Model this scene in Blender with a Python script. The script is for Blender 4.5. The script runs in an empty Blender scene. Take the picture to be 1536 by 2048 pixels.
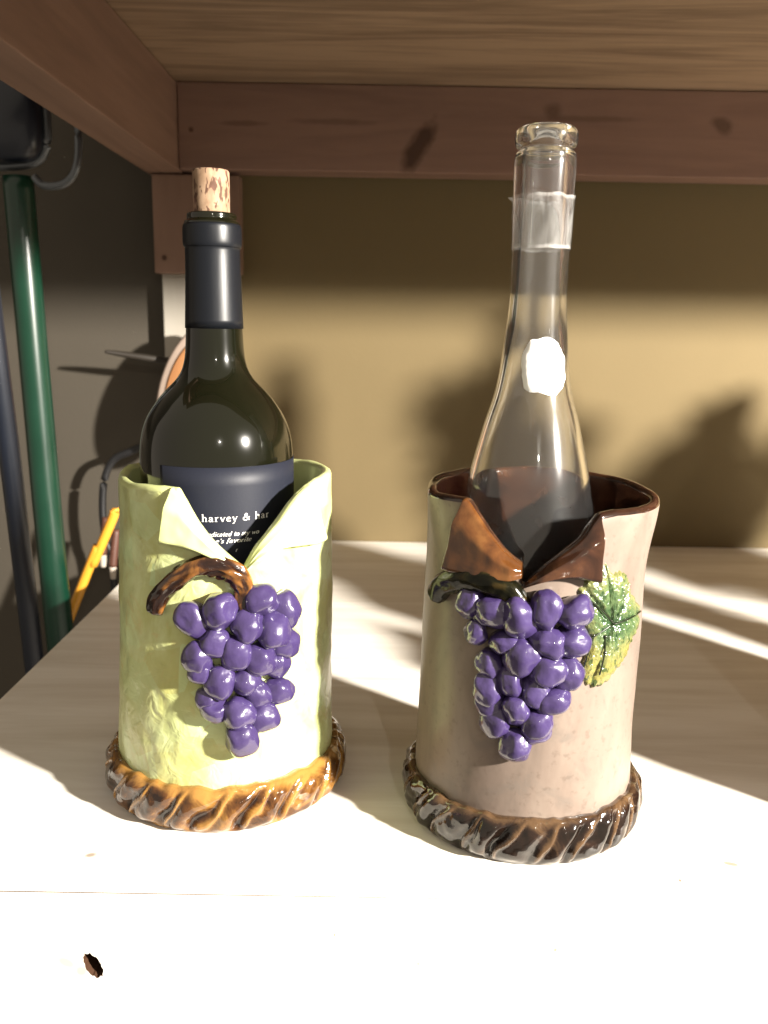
import bpy, bmesh, math, random
from mathutils import Vector, Matrix, noise
random.seed(7)
scene = bpy.context.scene
C = scene.collection
rad = math.radians

# ------------------------------------------------------------------ camera
cam_d = bpy.data.cameras.new('camera')
cam = bpy.data.objects.new('camera', cam_d); C.objects.link(cam)
cam_d.sensor_fit = 'VERTICAL'; cam_d.sensor_height = 36.0; cam_d.sensor_width = 27.0
cam_d.lens = 36.0 * 1750.0 / 2048.0
cam_d.clip_start = 0.01; cam_d.clip_end = 50
cam.matrix_world = (Matrix.Translation((0, 0, 0.253)) @ Matrix.Rotation(rad(90 - 12.1), 4, 'X')
                    @ Matrix.Rotation(rad(1.0), 4, 'Z'))
cam_d.dof.use_dof = True; cam_d.dof.focus_distance = 0.44; cam_d.dof.aperture_fstop = 13
scene.camera = cam
scene.render.resolution_x = 768; scene.render.resolution_y = 1024

# ------------------------------------------------------------------ world, lamps, exposure
w = bpy.data.worlds.new('World'); scene.world = w; w.use_nodes = True
bg = w.node_tree.nodes['Background']
bg.inputs[0].default_value = (1.0, 0.86, 0.69, 1); bg.inputs[1].default_value = 0.52

def lamp(name, loc, power, radius, col):
    d = bpy.data.lights.new(name, 'POINT'); d.energy = power; d.shadow_soft_size = radius; d.color = col
    o = bpy.data.objects.new(name, d); o.location = loc; C.objects.link(o); return o
lamp('workshop_lamp', (1.1, -0.37, 0.62), 540, 0.036, (1.0, 0.935, 0.84))
lamp('second_lamp', (0.30, -1.0, 0.70), 10, 0.014, (1.0, 0.93, 0.82))

vs = scene.view_settings
vs.view_transform = 'Standard'; vs.look = 'None'; vs.exposure = 0.0; vs.gamma = 1.0; vs.use_curve_mapping = False

# ------------------------------------------------------------------ helpers
def tag(o, label=None, cat=None, group=None, kind=None):
    for k, v in (('label', label), ('category', cat), ('group', group), ('kind', kind)):
        if v: o[k] = v
    return o

def empty(name, loc=(0, 0, 0), parent=None):
    o = bpy.data.objects.new(name, None); o.location = loc; o.empty_display_size = 0.02
    C.objects.link(o); o.parent = parent; return o

def mesh_obj(name, verts, faces, mat, parent=None, smooth=True, mats=None, midx=None, attr=None):
    me = bpy.data.meshes.new(name)
    me.from_pydata([tuple(v) for v in verts], [], faces)
    if mats:
        for m in mats: me.materials.append(m)
        if midx: me.polygons.foreach_set('material_index', midx)
    elif mat: me.materials.append(mat)
    if smooth: me.polygons.foreach_set('use_smooth', [True] * len(me.polygons))
    if attr:
        for an, av in attr.items():
            a = me.attributes.new(an, 'FLOAT', 'POINT'); a.data.foreach_set('value', av)
    me.update()
    o = bpy.data.objects.new(name, me); C.objects.link(o); o.parent = parent
    return o

def grid_faces(nu, nv, closeu=False, closev=False, off=0):
    f = []
    for i in range(nu if closeu else nu - 1):
        for j in range(nv if closev else nv - 1):
            a = i * nv + j; b = ((i + 1) % nu) * nv + j
            c = ((i + 1) % nu) * nv + (j + 1) % nv; d = i * nv + (j + 1) % nv
            f.append((a + off, b + off, c + off, d + off))
    return f

def lathe(name, prof, mat, parent=None, n=96, cap=True, loc=None):
    V = []; nv = len(prof)
    for i in range(n):
        t = 2 * math.pi * i / n
        for r, z in prof: V.append((r * math.sin(t), -r * math.cos(t), z))
    F = grid_faces(n, nv, True)
    if cap:
        if prof[0][0] > 1e-5: F.append(tuple(i * nv for i in range(n))[::-1])
        if prof[-1][0] > 1e-5: F.append(tuple(i * nv + nv - 1 for i in range(n)))
    o = mesh_obj(name, V, F, mat, parent)
    if loc: o.location = loc
    return o

def smooth_prof(pts, per=6):
    """Catmull-Rom through a list of 2D/3D points"""
    P = [Vector(p) for p in pts]; out = []
    for i in range(len(P) - 1):
        p0 = P[max(i - 1, 0)]; p1 = P[i]; p2 = P[i + 1]; p3 = P[min(i + 2, len(P) - 1)]
        for k in range(per):
            t = k / per
            out.append(0.5 * ((2 * p1) + (p2 - p0) * t + (2 * p0 - 5 * p1 + 4 * p2 - p3) * t * t + (3 * p1 - p0 - 3 * p2 + p3) * t ** 3))
    out.append(P[-1]); return out

def tube(name, pts, radius, mat, parent=None, n=12, per=6, rough=0.0, flat=1.0, up=None, seed=0, freq=200):
    """capped tube; radius is a number or f(s)"""
    P = smooth_prof([Vector(p) for p in pts], per); m = len(P); V = []
    for i, p in enumerate(P):
        t = (P[min(i + 1, m - 1)] - P[max(i - 1, 0)]).normalized()
        ref = (up(p) if up else Vector((0, 0, 1)))
        if abs(ref.dot(t)) > 0.97: ref = Vector((1, 0.2, 0))
        a = t.cross(ref).normalized(); b = a.cross(t).normalized()
        s = i / (m - 1); r = radius(s) if callable(radius) else radius
        for k in range(n):
            q = 2 * math.pi * k / n
            rr = r
            if rough:
                rr *= 1 + rough * noise.noise(Vector((math.cos(q) * 1.8 + seed, math.sin(q) * 1.8, s * freq))) + 0.5 * rough * noise.noise(Vector((math.cos(q) * 4, math.sin(q) * 4 + seed, s * freq * 2.2)))
            V.append(p + a * math.cos(q) * rr + b * math.sin(q) * rr * flat)
    F = grid_faces(m, n, False, True)
    F.append(tuple(range(n))); F.append(tuple((m - 1) * n + k for k in range(n))[::-1])
    return mesh_obj(name, V, F, mat, parent)

def box(name, lo, hi, mat, parent=None, bevel=0.0015):
    bm = bmesh.new(); bmesh.ops.create_cube(bm, size=1)
    for v in bm.verts: v.co = Vector([lo[i] + (v.co[i] + 0.5) * (hi[i] - lo[i]) for i in range(3)])
    if bevel: bmesh.ops.bevel(bm, geom=bm.edges[:], offset=bevel, segments=2, affect='EDGES', profile=0.6)
    me = bpy.data.meshes.new(name); bm.to_mesh(me); bm.free(); me.materials.append(mat)
    o = bpy.data.objects.new(name, me); C.objects.link(o); o.parent = parent; return o

def lerp_tab(tab, x):
    if x <= tab[0][0]: return tab[0][1]
    for (a, va), (b, vb) in zip(tab, tab[1:]):
        if x <= b:
            t = (x - a) / (b - a); return va + (vb - va) * t
    return tab[-1][1]

def sstep(a, b, x):
    t = min(max((x - a) / (b - a), 0), 1); return t * t * (3 - 2 * t)

# ------------------------------------------------------------------ materials
class MB:
    def __init__(s, name):
        s.m = bpy.data.materials.new(name); s.m.use_nodes = True
        s.nt = s.m.node_tree; s.p = s.nt.nodes['Principled BSDF']
    def n(s, t, **kw):
        x = s.nt.nodes.new(t)
        for k, v in kw.items():
            if k.startswith('i_'):
                key = k[2:]; key = int(key) if key.isdigit() else key
                x.inputs[key].default_value = v
            else: setattr(x, k, v)
        return x
    def l(s, a, b): s.nt.links.new(a, b)
    def coord(s, scale=(1, 1, 1), which='Object', loc=(0, 0, 0), rot=(0, 0, 0)):
        tc = s.n('ShaderNodeTexCoord'); mp = s.n('ShaderNodeMapping')
        mp.inputs['Scale'].default_value = scale; mp.inputs['Location'].default_value = loc; mp.inputs['Rotation'].default_value = rot
        s.l(tc.outputs[which], mp.inputs[0]); return mp.outputs[0]
    def noise(s, vec, scale, detail=4, rough=0.55, dist=0.0):
        x = s.n('ShaderNodeTexNoise'); x.inputs['Scale'].default_value = scale; x.inputs['Detail'].default_value = detail
        x.inputs['Roughness'].default_value = rough; x.inputs['Distortion'].default_value = dist
        s.l(vec, x.inputs['Vector']); return x.outputs['Fac']
    def vor(s, vec, scale, feature='F1', out='Distance', rnd=1.0):
        x = s.n('ShaderNodeTexVoronoi', feature=feature); x.inputs['Scale'].default_value = scale; x.inputs['Randomness'].default_value = rnd
        s.l(vec, x.inputs['Vector']); return x.outputs[out]
    def ramp(s, fac, stops, interp='LINEAR'):
        x = s.n('ShaderNodeValToRGB'); x.color_ramp.interpolation = interp
        e = x.color_ramp.elements
        while len(e) < len(stops): e.new(0.5)
        for k, (p, c) in enumerate(stops):
            e[k].position = p; e[k].color = (*c, 1) if not isinstance(c, (int, float)) else (c, c, c, 1)
        s.l(fac, x.inputs[0]); return x.outputs[0]
    def mix(s, fac, a, b, mode='MIX'):
        x = s.n('ShaderNodeMix', data_type='RGBA', blend_type=mode)
        for v, i in ((fac, 0), (a, 6), (b, 7)):
            if hasattr(v, 'node'): s.l(v, x.inputs[i])
            elif isinstance(v, (int, float)): x.inputs[i].default_value = v
            else: x.inputs[i].default_value = (*v, 1)
        return x.outputs[2]
    def math(s, op, a, b=0.0, c=0.0):
        x = s.n('ShaderNodeMath', operation=op)
        for v, i in ((a, 0), (b, 1), (c, 2)):
            if hasattr(v, 'node'): s.l(v, x.inputs[i])
            else: x.inputs[i].default_value = v
        return x.outputs[0]
    def attr(s, name): return s.n('ShaderNodeAttribute', attribute_name=name).outputs['Fac']
    def bump(s, h, strength, dist, prev=None):
        x = s.n('ShaderNodeBump'); x.inputs['Strength'].default_value = strength; x.inputs['Distance'].default_value = dist
        s.l(h, x.inputs['Height'])
        if prev: s.l(prev, x.inputs['Normal'])
        return x.outputs[0]
    def set(s, **kw):
        for k, v in kw.items():
            key = {'color': 'Base Color', 'rough': 'Roughness', 'metal': 'Metallic', 'normal': 'Normal', 'coat': 'Coat Weight', 'coatr': 'Coat Roughness',
                   'ior': 'IOR', 'trans': 'Transmission Weight', 'spec': 'Specular IOR Level', 'alpha': 'Alpha', 'sss': 'Subsurface Weight'}[k]
            if hasattr(v, 'node'): s.l(v, s.p.inputs[key])
            elif key == 'Base Color': s.p.inputs[key].default_value = (*v, 1)
            else: s.p.inputs[key].default_value = v
        return s.m

def wood(name, light, dark, axis='X', knots=(), rough=0.55, contrast=1.0, knotcol=(0.05, 0.025, 0.015), seed=0, bump=0.25, scale=1.0, spec=0.3):
    b = MB(name)
    st = {'X': (0.10, 1, 1), 'Y': (1, 0.10, 1), 'Z': (1, 1, 0.10)}[axis]
    v = b.coord(tuple(k * scale for k in st), loc=(seed * 1.37, seed * 0.71, seed * 0.33))
    n1 = b.noise(v, 22, 5, 0.6, 1.2); n2 = b.noise(v, 120, 3, 0.5, 0.3)
    v3 = b.coord((1, 1, 1), loc=(seed, 0, 0)); n3 = b.noise(v3, 6, 3)
    f = b.math('ADD', b.math('MULTIPLY', n1, 0.75), b.math('MULTIPLY', n2, 0.25))
    f = b.math('ADD', b.math('MULTIPLY', b.math('SUBTRACT', f, 0.5), contrast), 0.5)
    col = b.ramp(f, [(0.30, dark), (0.62, light)])
    col = b.mix(b.math('MULTIPLY', n3, 0.35), col, tuple(x * 0.72 for x in light))
    if knots:
        tc = b.n('ShaderNodeTexCoord')
        dn = b.n('ShaderNodeTexNoise'); dn.inputs['Scale'].default_value = 60; b.l(tc.outputs['Object'], dn.inputs['Vector'])
        for (kx, ky, kz, sx, sy, sz, ang, strength) in knots:
            mp = b.n('ShaderNodeMapping', vector_type='TEXTURE')
            mp.inputs['Location'].default_value = (kx, ky, kz); mp.inputs['Rotation'].default_value = ang; mp.inputs['Scale'].default_value = (sx, sy, sz)
            b.l(tc.outputs['Object'], mp.inputs[0])
            vl = b.n('ShaderNodeVectorMath', operation='LENGTH'); b.l(mp.outputs[0], vl.inputs[0])
            dd = b.math('ADD', vl.outputs['Value'], b.math('MULTIPLY', b.math('SUBTRACT', dn.outputs['Fac'], 0.5), 0.9))
            k = b.ramp(dd, [(0.45, strength), (1.0, 0.0)])
            col = b.mix(k, col, knotcol)
    nrm = b.bump(f, bump, 0.0008)
    return b.set(color=col, rough=rough, normal=nrm, spec=spec)

def simple(name, col, rough=0.5, var=0.15, scale=40, metal=0.0, coat=0.0, bump=0.0, spec=0.5):
    b = MB(name); v = b.coord(); n = b.noise(v, scale, 4)
    c = b.mix(n, tuple(x * (1 - var) for x in col), tuple(min(x * (1 + var), 1) for x in col))
    kw = dict(color=c, rough=b.math('ADD', b.math('MULTIPLY', n, 0.12), rough - 0.06), metal=metal, coat=coat, spec=spec)
    if bump: kw['normal'] = b.bump(n, bump, 0.0006)
    return b.set(**kw)

M = {}
# pale whitewashed pine of the lower shelf
M['shelf'] = wood('pale_pine', (0.86, 0.82, 0.75), (0.66, 0.60, 0.51), 'X', rough=0.5, contrast=1.2, seed=1, bump=0.15,
                  knots=[(-0.139, 0.378, 0, .0035, .0025, .01, (0, 0, 0.3), .75), (-0.161, 0.362, 0, .003, .0022, .01, (0, 0, 0), .5), (0.171, 0.380, 0, .005, .002, .01, (0, 0, -.3), .8),
                         (0.142, 0.366, 0, .0012, .002, .01, (0, 0, -.3), .9), (0.085, 0.363, -.036, .0012, .02, .0016, (0, 0, 0), .8), (-.02, .363, -.03, .0008, .02, .001, (0, 0, 0), .8), (.02, .363, -.045, .0008, .02, .0008, (0, 0, 0), .8), (-0.148, 0.363, -.0475, .007, .02, .0035, (0, .5, 0), .45), (-0.141, 0.363, -.052, .004, .02, .004, (0, 0, 0), .5),
                         (0.020, 0.317, 0, .001, .001, .01, (0, 0, 0), .8), (-0.05, 0.33, 0, .0012, .001, .01, (0, 0, 0), .6), (0.13, 0.47, 0, .03, .006, .02, (0, 0, -.15), .25),
                         (0.17, 0.46, 0, .02, .005, .02, (0, 0, .1), .3), (0.0, 0.60, 0, .05, .004, .02, (0, 0, 0), .2)], knotcol=(0.20, 0.13, 0.08))
M['pine_under'] = wood('pine_sheet', (0.31, 0.215, 0.140), (0.18, 0.120, 0.077), 'X', rough=0.6, contrast=2.2, seed=3, scale=1.0)
M['ledger'] = wood('pine_rail', (0.24, 0.145, 0.108), (0.17, 0.100, 0.075), 'X', rough=0.6, contrast=1.2, seed=5,
                   knots=[(0.03, 0.96, 0.434, .012, .05, .038, (0, 0.55, 0), .9), (-0.06, .96, .455, .05, .05, .004, (0, 0, 0), .35), (0.165, .96, .468, .012, .05, .010, (0, 0, 0), .5),
                          (0.20, .96, .462, .07, .05, .004, (0, 0, 0), .35), (0.34, .96, .458, .016, .05, .010, (0, 0.3, 0), .6), (-0.15, .96, .452, .03, .05, .003, (0, 0, 0), .4), (-.205, .96, .445, .003, .05, .003, (0, 0, 0), .8)])
M['joist'] = wood('pine_joist', (0.26, 0.160, 0.115), (0.18, 0.107, 0.076), 'Y', rough=0.6, contrast=1.3, seed=8)
M['block'] = wood('pine_post', (0.23, 0.140, 0.100), (0.17, 0.10, 0.07), 'Z', rough=0.6, seed=11, knots=[(-0.2405, 0.975, 0.319, .004, .02, .004, (0, 0, 0), 1.0)])  # dark spot is a painted hole: its inner shade is colour, not a knot
M['post'] = wood('lit_pine_post', (0.40, 0.37, 0.32), (0.33, 0.30, 0.25), 'Z', rough=0.6, seed=12)  # pale because the post's lamp-lit lower part is put into the colour

M['shaded_knot'] = wood('shaded_knot_wood', (0.055, 0.026, 0.013), (0.03, 0.013, 0.007))  # darkened so the lit knot hole looks shaded inside; seam strip shares it
def wallmat(name, col):
    b = MB(name); v = b.coord(); n = b.noise(v, 9, 4); n2 = b.noise(v, 260, 3)
    c = b.mix(b.math('MULTIPLY', n, 0.5), col, tuple(x * .78 for x in col))
    return b.set(color=c, rough=0.75, normal=b.bump(n2, 0.25, 0.0005), spec=0.25)
M['panel'] = wallmat('ochre_wall_paint', (0.146, 0.109, 0.052))
M['wall'] = wallmat('grey_beige_wall', (0.070, 0.060, 0.046))  # greyer and darker than the ochre panel
M['floor'] = simple('concrete_floor', (0.12, 0.11, 0.10), 0.8, 0.2, 12)

# glazes
def green_glaze():
    b = MB('pale_green_glaze'); v = b.coord()
    n = b.noise(v, 28, 4, 0.6, 0.8); n2 = b.noise(v, 70, 3, 0.5, 1.5)
    c = b.ramp(n, [(0.30, (0.39, 0.40, 0.13)), (0.50, (0.51, 0.55, 0.26)), (0.70, (0.56, 0.66, 0.33))])
    c = b.mix(b.ramp(n2, [(0.60, 0.0), (0.72, 0.55)]), c, (0.50, 0.42, 0.17))
    vc = b.n('ShaderNodeTexVoronoi'); vc.inputs['Scale'].default_value = 62; b.l(b.coord((1, 1, .9), loc=(.3, .1, 0)), vc.inputs['Vector'])
    sx = b.n('ShaderNodeSeparateColor'); b.l(vc.outputs['Color'], sx.inputs[0])
    c = b.mix(b.ramp(sx.outputs[0], [(0.55, 0.0), (0.95, 0.45)]), c, (0.50, 0.66, 0.36)); c = b.mix(b.ramp(sx.outputs[1], [(0.6, 0.0), (0.95, 0.4)]), c, (0.40, 0.37, 0.10))
    # soft stamped relief
    x = b.n('ShaderNodeTexVoronoi', feature='SMOOTH_F1'); x.inputs['Scale'].default_value = 85; x.inputs['Smoothness'].default_value = 0.35
    b.l(b.coord((1, 1, .85)), x.inputs['Vector'])
    x2 = b.noise(v, 120, 2, 0.5, 1.0)
    nrm = b.bump(x.outputs['Distance'], 0.85, 0.0015); nrm = b.bump(x2, 0.55, 0.0014, nrm); nrm = b.bump(b.noise(v, 32, 2), 0.45, 0.004, nrm)
    return b.set(color=c, rough=0.30, normal=nrm, coat=0.25, coatr=0.15)
def green_inner():
    b = MB('pale_green_glaze_smooth'); v = b.coord(); n = b.noise(v, 30, 4)
    c = b.ramp(n, [(0.3, (0.50, 0.54, 0.215)), (0.7, (0.58, 0.63, 0.30))])
    return b.set(color=c, rough=0.32, normal=b.bump(b.noise(v, 45, 3), 0.4, 0.002), coat=0.25, coatr=0.15)
def beige_glaze():
    b = MB('rosy_beige_glaze'); v = b.coord((1, 1, .45)); v2 = b.coord()
    n = b.noise(v, 30, 5, 0.6, 0.5); n2 = b.noise(v2, 260, 3); n3 = b.noise(b.coord((1, 1, .8), loc=(3, 1, 0)), 60, 4, 0.6, 1.0)
    c = b.ramp(n, [(0.28, (0.115, 0.090, 0.073)), (0.5, (0.170, 0.130, 0.105)), (0.72, (0.205, 0.163, 0.132))])
    c = b.mix(b.ramp(n3, [(0.55, 0.0), (0.72, 0.6)]), c, (0.125, 0.106, 0.090))
    c = b.mix(b.ramp(n2, [(0.58, 0.0), (0.70, 0.35)]), c, (0.085, 0.062, 0.048))
    return b.set(color=c, rough=0.42, normal=b.bump(b.noise(v2, 50, 3), 0.25, 0.0018), coat=0.10, coatr=0.15, spec=0.3)
def brown_glaze(name, lo, mid, hi, rough=0.10, sc=60):
    b = MB(name); v = b.coord(); n = b.noise(v, sc, 4, 0.6, 0.6)
    c = b.ramp(n, [(0.30, lo), (0.52, mid), (0.74, hi)])
    return b.set(color=c, rough=rough, normal=b.bump(b.noise(v, 130, 3), 0.25, 0.0010), coat=0.6, coatr=0.05)
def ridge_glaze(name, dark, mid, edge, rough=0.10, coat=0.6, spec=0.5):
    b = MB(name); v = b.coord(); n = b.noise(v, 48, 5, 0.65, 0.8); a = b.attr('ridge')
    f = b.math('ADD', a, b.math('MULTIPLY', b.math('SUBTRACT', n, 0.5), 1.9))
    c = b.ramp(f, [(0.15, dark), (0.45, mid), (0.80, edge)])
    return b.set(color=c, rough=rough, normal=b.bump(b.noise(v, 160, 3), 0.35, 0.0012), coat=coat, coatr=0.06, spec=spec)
M['green'] = green_glaze(); M['green_in'] = green_inner(); M['beige'] = beige_glaze()
M['brown_in'] = brown_glaze('dark_brown_glaze', (0.010, 0.0045, 0.003), (0.028, 0.011, 0.006), (0.065, 0.026, 0.011))
M['amber'] = brown_glaze('amber_brown_glaze', (0.030, 0.010, 0.003), (0.075, 0.027, 0.007), (0.13, 0.055, 0.015), 0.14)
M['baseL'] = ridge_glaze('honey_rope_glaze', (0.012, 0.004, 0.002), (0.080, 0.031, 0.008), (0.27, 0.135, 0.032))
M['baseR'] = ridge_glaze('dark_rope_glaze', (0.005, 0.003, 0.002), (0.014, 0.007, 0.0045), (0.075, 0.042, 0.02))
M['vineL'] = ridge_glaze('bark_honey_glaze', (0.009, 0.003, 0.002), (0.022, 0.0075, 0.003), (0.15, 0.06, 0.013), 0.15)
M['vineR'] = ridge_glaze('bark_black_glaze', (0.004, 0.004, 0.002), (0.009, 0.008, 0.003), (0.03, 0.02, 0.006), 0.22, 0.25, 0.1)
def grape_mat():
    b = MB('purple_glaze'); v = b.coord(); n = b.noise(v, 1.5, 3); ge = b.n('ShaderNodeObjectInfo').outputs['Random']
    c = b.mix(n, (0.037, 0.023, 0.084), (0.047, 0.031, 0.104)); c = b.mix(b.math('MULTIPLY', ge, 0.35), c, (0.027, 0.016, 0.062))
    c = b.mix(b.ramp(b.noise(v, 2.6, 3), [(0.68, 0.0), (0.80, 0.25)]), c, (0.13, 0.10, 0.18))
    return b.set(color=c, rough=0.28, normal=b.bump(b.noise(v, 1.6, 2), 0.30, 0.0016), coat=1.0, coatr=0.03)
M['grape'] = grape_mat()
def leaf_mat():
    b = MB('leaf_glaze'); v = b.coord(); n = b.noise(v, 170, 4, 0.65, 0.6); a = b.attr('ridge')
    f = b.math('ADD', b.math('MULTIPLY', a, 0.75), b.math('MULTIPLY', n, 0.45))
    c = b.ramp(f, [(0.30, (0.018, 0.045, 0.016)), (0.50, (0.070, 0.105, 0.042)), (0.72, (0.135, 0.140, 0.050)), (0.98, (0.18, 0.165, 0.045))])
    c = b.mix(b.ramp(b.noise(b.coord(loc=(1, 2, 3)), 260, 3), [(0.60, 0.0), (0.70, 0.35)]), c, (0.12, 0.15, 0.075))
    c = b.mix(b.ramp(b.noise(b.coord((1, 1, .6), loc=(5, 2, 3)), 330, 2), [(0.57, 0.0), (0.65, 0.8)]), c, (0.012, 0.035, 0.012))
    return b.set(color=c, rough=0.18, normal=b.bump(b.noise(v, 300, 3), 0.8, 0.0018), coat=0.3, coatr=0.08)
M['leaf'] = leaf_mat()
M['vein'] = simple('dark_vein_glaze', (0.010, 0.014, 0.006), 0.2, coat=0.4)
# bottles
b = MB('dark_wine_glass'); v = b.coord()
M['wineglass'] = b.set(color=b.mix(b.noise(v, 6, 2), (0.002, 0.003, 0.0015), (0.006, 0.0055, 0.002)), rough=0.16, coat=1.0, coatr=0.03, spec=0.15,
                       normal=b.bump(b.noise(v, 40, 2), 0.05, 0.002))
b = MB('matte_navy_foil'); v = b.coord()
M['capsule'] = b.set(color=(0.0042, 0.0052, 0.0075), rough=0.36, metal=0.0, normal=b.bump(b.noise(b.coord((1, 1, .2)), 160, 3), 0.15, 0.0006), spec=0.3)
b = MB('navy_label_paper'); v = b.coord()
M['label'] = b.set(color=b.mix(b.noise(v, 900, 2), (0.009, 0.0105, 0.0175), (0.013, 0.0148, 0.0235)), rough=0.5, spec=0.25, normal=b.bump(b.noise(v, 900, 2), 0.1, 0.0002))
M['ink'] = simple('white_ink', (0.75, 0.74, 0.70), 0.5, 0.05)
def cork_mat():
    b = MB('cork'); v = b.coord((1, 1, .55)); n = b.noise(v, 220, 4); n2 = b.noise(b.coord((1, 1, .4)), 420, 2, .5, .6)
    c = b.ramp(n, [(0.3, (0.17, 0.10, 0.055)), (0.65, (0.30, 0.20, 0.125))])
    c = b.mix(b.ramp(n2, [(0.52, 0.0), (0.58, 1.0)]), c, (0.07, 0.03, 0.015))
    c = b.mix(b.ramp(b.noise(b.coord(), 90, 2), [(0.52, 0.0), (0.66, 0.4)]), c, (0.24, 0.11, 0.085))
    return b.set(color=c, rough=0.8, normal=b.bump(n2, -0.5, 0.0006))
M['cork'] = cork_mat()
b = MB('clear_glass'); M['glass'] = b.set(color=(0.97, 0.975, 0.97), rough=0.0, trans=0.994, ior=1.47, coat=0.22, coatr=0.17, normal=b.bump(b.noise(b.coord((.3, .3, 1)), 45, 1), 0.05, 0.003))
def film_mat():
    b = MB('clear_plastic_film'); v = b.coord((1, 1, .25)); n = b.noise(v, 140, 4, .6, 1.0)
    a = b.math('ADD', b.ramp(n, [(0.38, 0.03), (0.80, 0.19)]), b.math('MULTIPLY', b.attr('ridge'), 0.14))
    return b.set(color=(0.80, 0.79, 0.76), rough=0.16, alpha=a, normal=b.bump(n, 0.6, 0.0016), coat=0.5, coatr=0.04)
M['film'] = film_mat()
M['seal'] = simple('white_paper_seal', (0.86, 0.85, 0.82), 0.6, 0.03, 120, bump=0.4)
# background things
def paint(name, col, rough): return simple(name, col, rough, 0.25, 18, coat=0.15, bump=0.1)
M['greenpole'] = paint('green_paint', (0.003, 0.030, 0.016), 0.30)
M['bluepole'] = paint('dark_blue_paint', (0.005, 0.008, 0.016), 0.4)
M['steel'] = simple('dull_steel', (0.12, 0.13, 0.14), 0.4, 0.2, 30, metal=0.7)
M['black'] = simple('black_rubber', (0.008, 0.008, 0.009), 0.45)
M['yellow'] = simple('yellow_stick_paint', (0.72, 0.33, 0.03), 0.4, 0.1)
M['darkwood'] = simple('dark_stick', (0.02, 0.015, 0.01), 0.6)
M['paddle'] = wood('paddle_wood', (0.42, 0.20, 0.08), (0.30, 0.12, 0.05), 'Z', seed=21)
M['pinkrim'] = simple('dusty_pink_rim', (0.34, 0.26, 0.21), 0.6)
M['redwood'] = simple('red_brown_handle', (0.09, 0.035, 0.022), 0.5)
M['paletip'] = simple('pale_tip', (0.45, 0.40, 0.34), 0.5)
M['terracotta'] = simple('terracotta', (0.36, 0.15, 0.08), 0.8)
M['plantleaf'] = simple('plant_leaf', (0.05, 0.11, 0.03), 0.5, 0.4)

# ------------------------------------------------------------------ setting
WALL = 1.012
fl = mesh_obj('floor', [(-3, -2, -.85), (3, -2, -.85), (3, WALL + .05, -.85), (-3, WALL + .05, -.85)], [(0, 1, 2, 3)], M['floor'], smooth=False); tag(fl, kind='structure')
wl = box('wall', (-3, WALL + .012, -.9), (3, WALL + .1, 2.2), M['wall'], bevel=0); tag(wl, kind='structure')
pn = box('wall_panel', (-0.250, WALL, -.03), (2.2, WALL + .0115, .60), M['panel'], bevel=0.001); tag(pn, kind='structure')

# lower shelf: three long planks, the front one with a real knot hole
XL, XR = -0.258, 2.0
shelf = empty('shelf'); tag(shelf, kind='structure')
YF = 0.363; TH = 0.0094
def sheet():
    n = 40; V = []; prof = [(YF + .03, -TH), (YF, -TH), (YF, -.0022), (YF + .0006, -.0007), (YF + .0022, 0), (WALL - .0012, 0), (WALL - .0012, -TH)]
    for i in range(n + 1):
        x = XL + (XR - XL) * i / n
        for y, z in prof: V.append((x, y, z))
    m = len(prof); F = grid_faces(n + 1, m, False, True); F.append(tuple(range(m))); F.append(tuple(n * m + k for k in range(m))[::-1])
    o = mesh_obj('shelf_board', V, F, M['shelf'], shelf, smooth=False)
sheet()
def front_rail():
    """2x4 under the front edge, with a real knot hole in its face"""
    bm = bmesh.new(); zt, zb = -TH - .0009, -TH - .090
    outer = [bm.verts.new((x, YF, z)) for x, z in ((XL, zb), (XR, zb), (XR, zt + .0005), (0.6, zt + .0005), (0.12, zt + .0002), (-.06, zt - .0001), (XL, zt - .0003))]
    rng = random.Random(3); hole = []
    for k in range(30):
        t = 2 * math.pi * k / 30; q = 1 + rng.uniform(-.10, .10)
        hole.append(bm.verts.new((-.1352 + q * (.0042 * math.cos(t) + .0016 * math.sin(t) * -1), YF, -.0490 + q * .0067 * math.sin(t) - .0006 * math.cos(t))))
    eo = [bm.edges.new((outer[i], outer[(i + 1) % len(outer)])) for i in range(len(outer))]
    eh = [bm.edges.new((hole[i], hole[(i + 1) % len(hole)])) for i in range(len(hole))]
    bmesh.ops.triangle_fill(bm, edges=eo + eh, use_beauty=True)
    for loop, q, mi, dep in ((outer, 1, 0, .038), (hole, .7, 1, .012)):
        cx = sum(v.co.x for v in loop) / len(loop); cz = sum(v.co.z for v in loop) / len(loop)
        low = [bm.verts.new((cx + (v.co.x - cx) * q, YF + dep, cz + (v.co.z - cz) * q)) for v in loop]
        for i in range(len(loop)):
            j = (i + 1) % len(loop); bm.faces.new((loop[i], loop[j], low[j], low[i])).material_index = mi
        bm.faces.new(low).material_index = mi
    bmesh.ops.recalc_face_normals(bm, faces=bm.faces[:])
    me = bpy.data.meshes.new('front_rail'); bm.to_mesh(me); bm.free(); me.materials.append(M['shelf']); me.materials.append(M['shaded_knot'])
    o = bpy.data.objects.new('front_rail', me); C.objects.link(o); o.parent = shelf
front_rail()
gap = box('seam', (XL + .001, YF + .0008, -TH - .0016), (XR, YF + .02, -TH + .0001), M['shaded_knot'], shelf, bevel=0)

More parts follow.
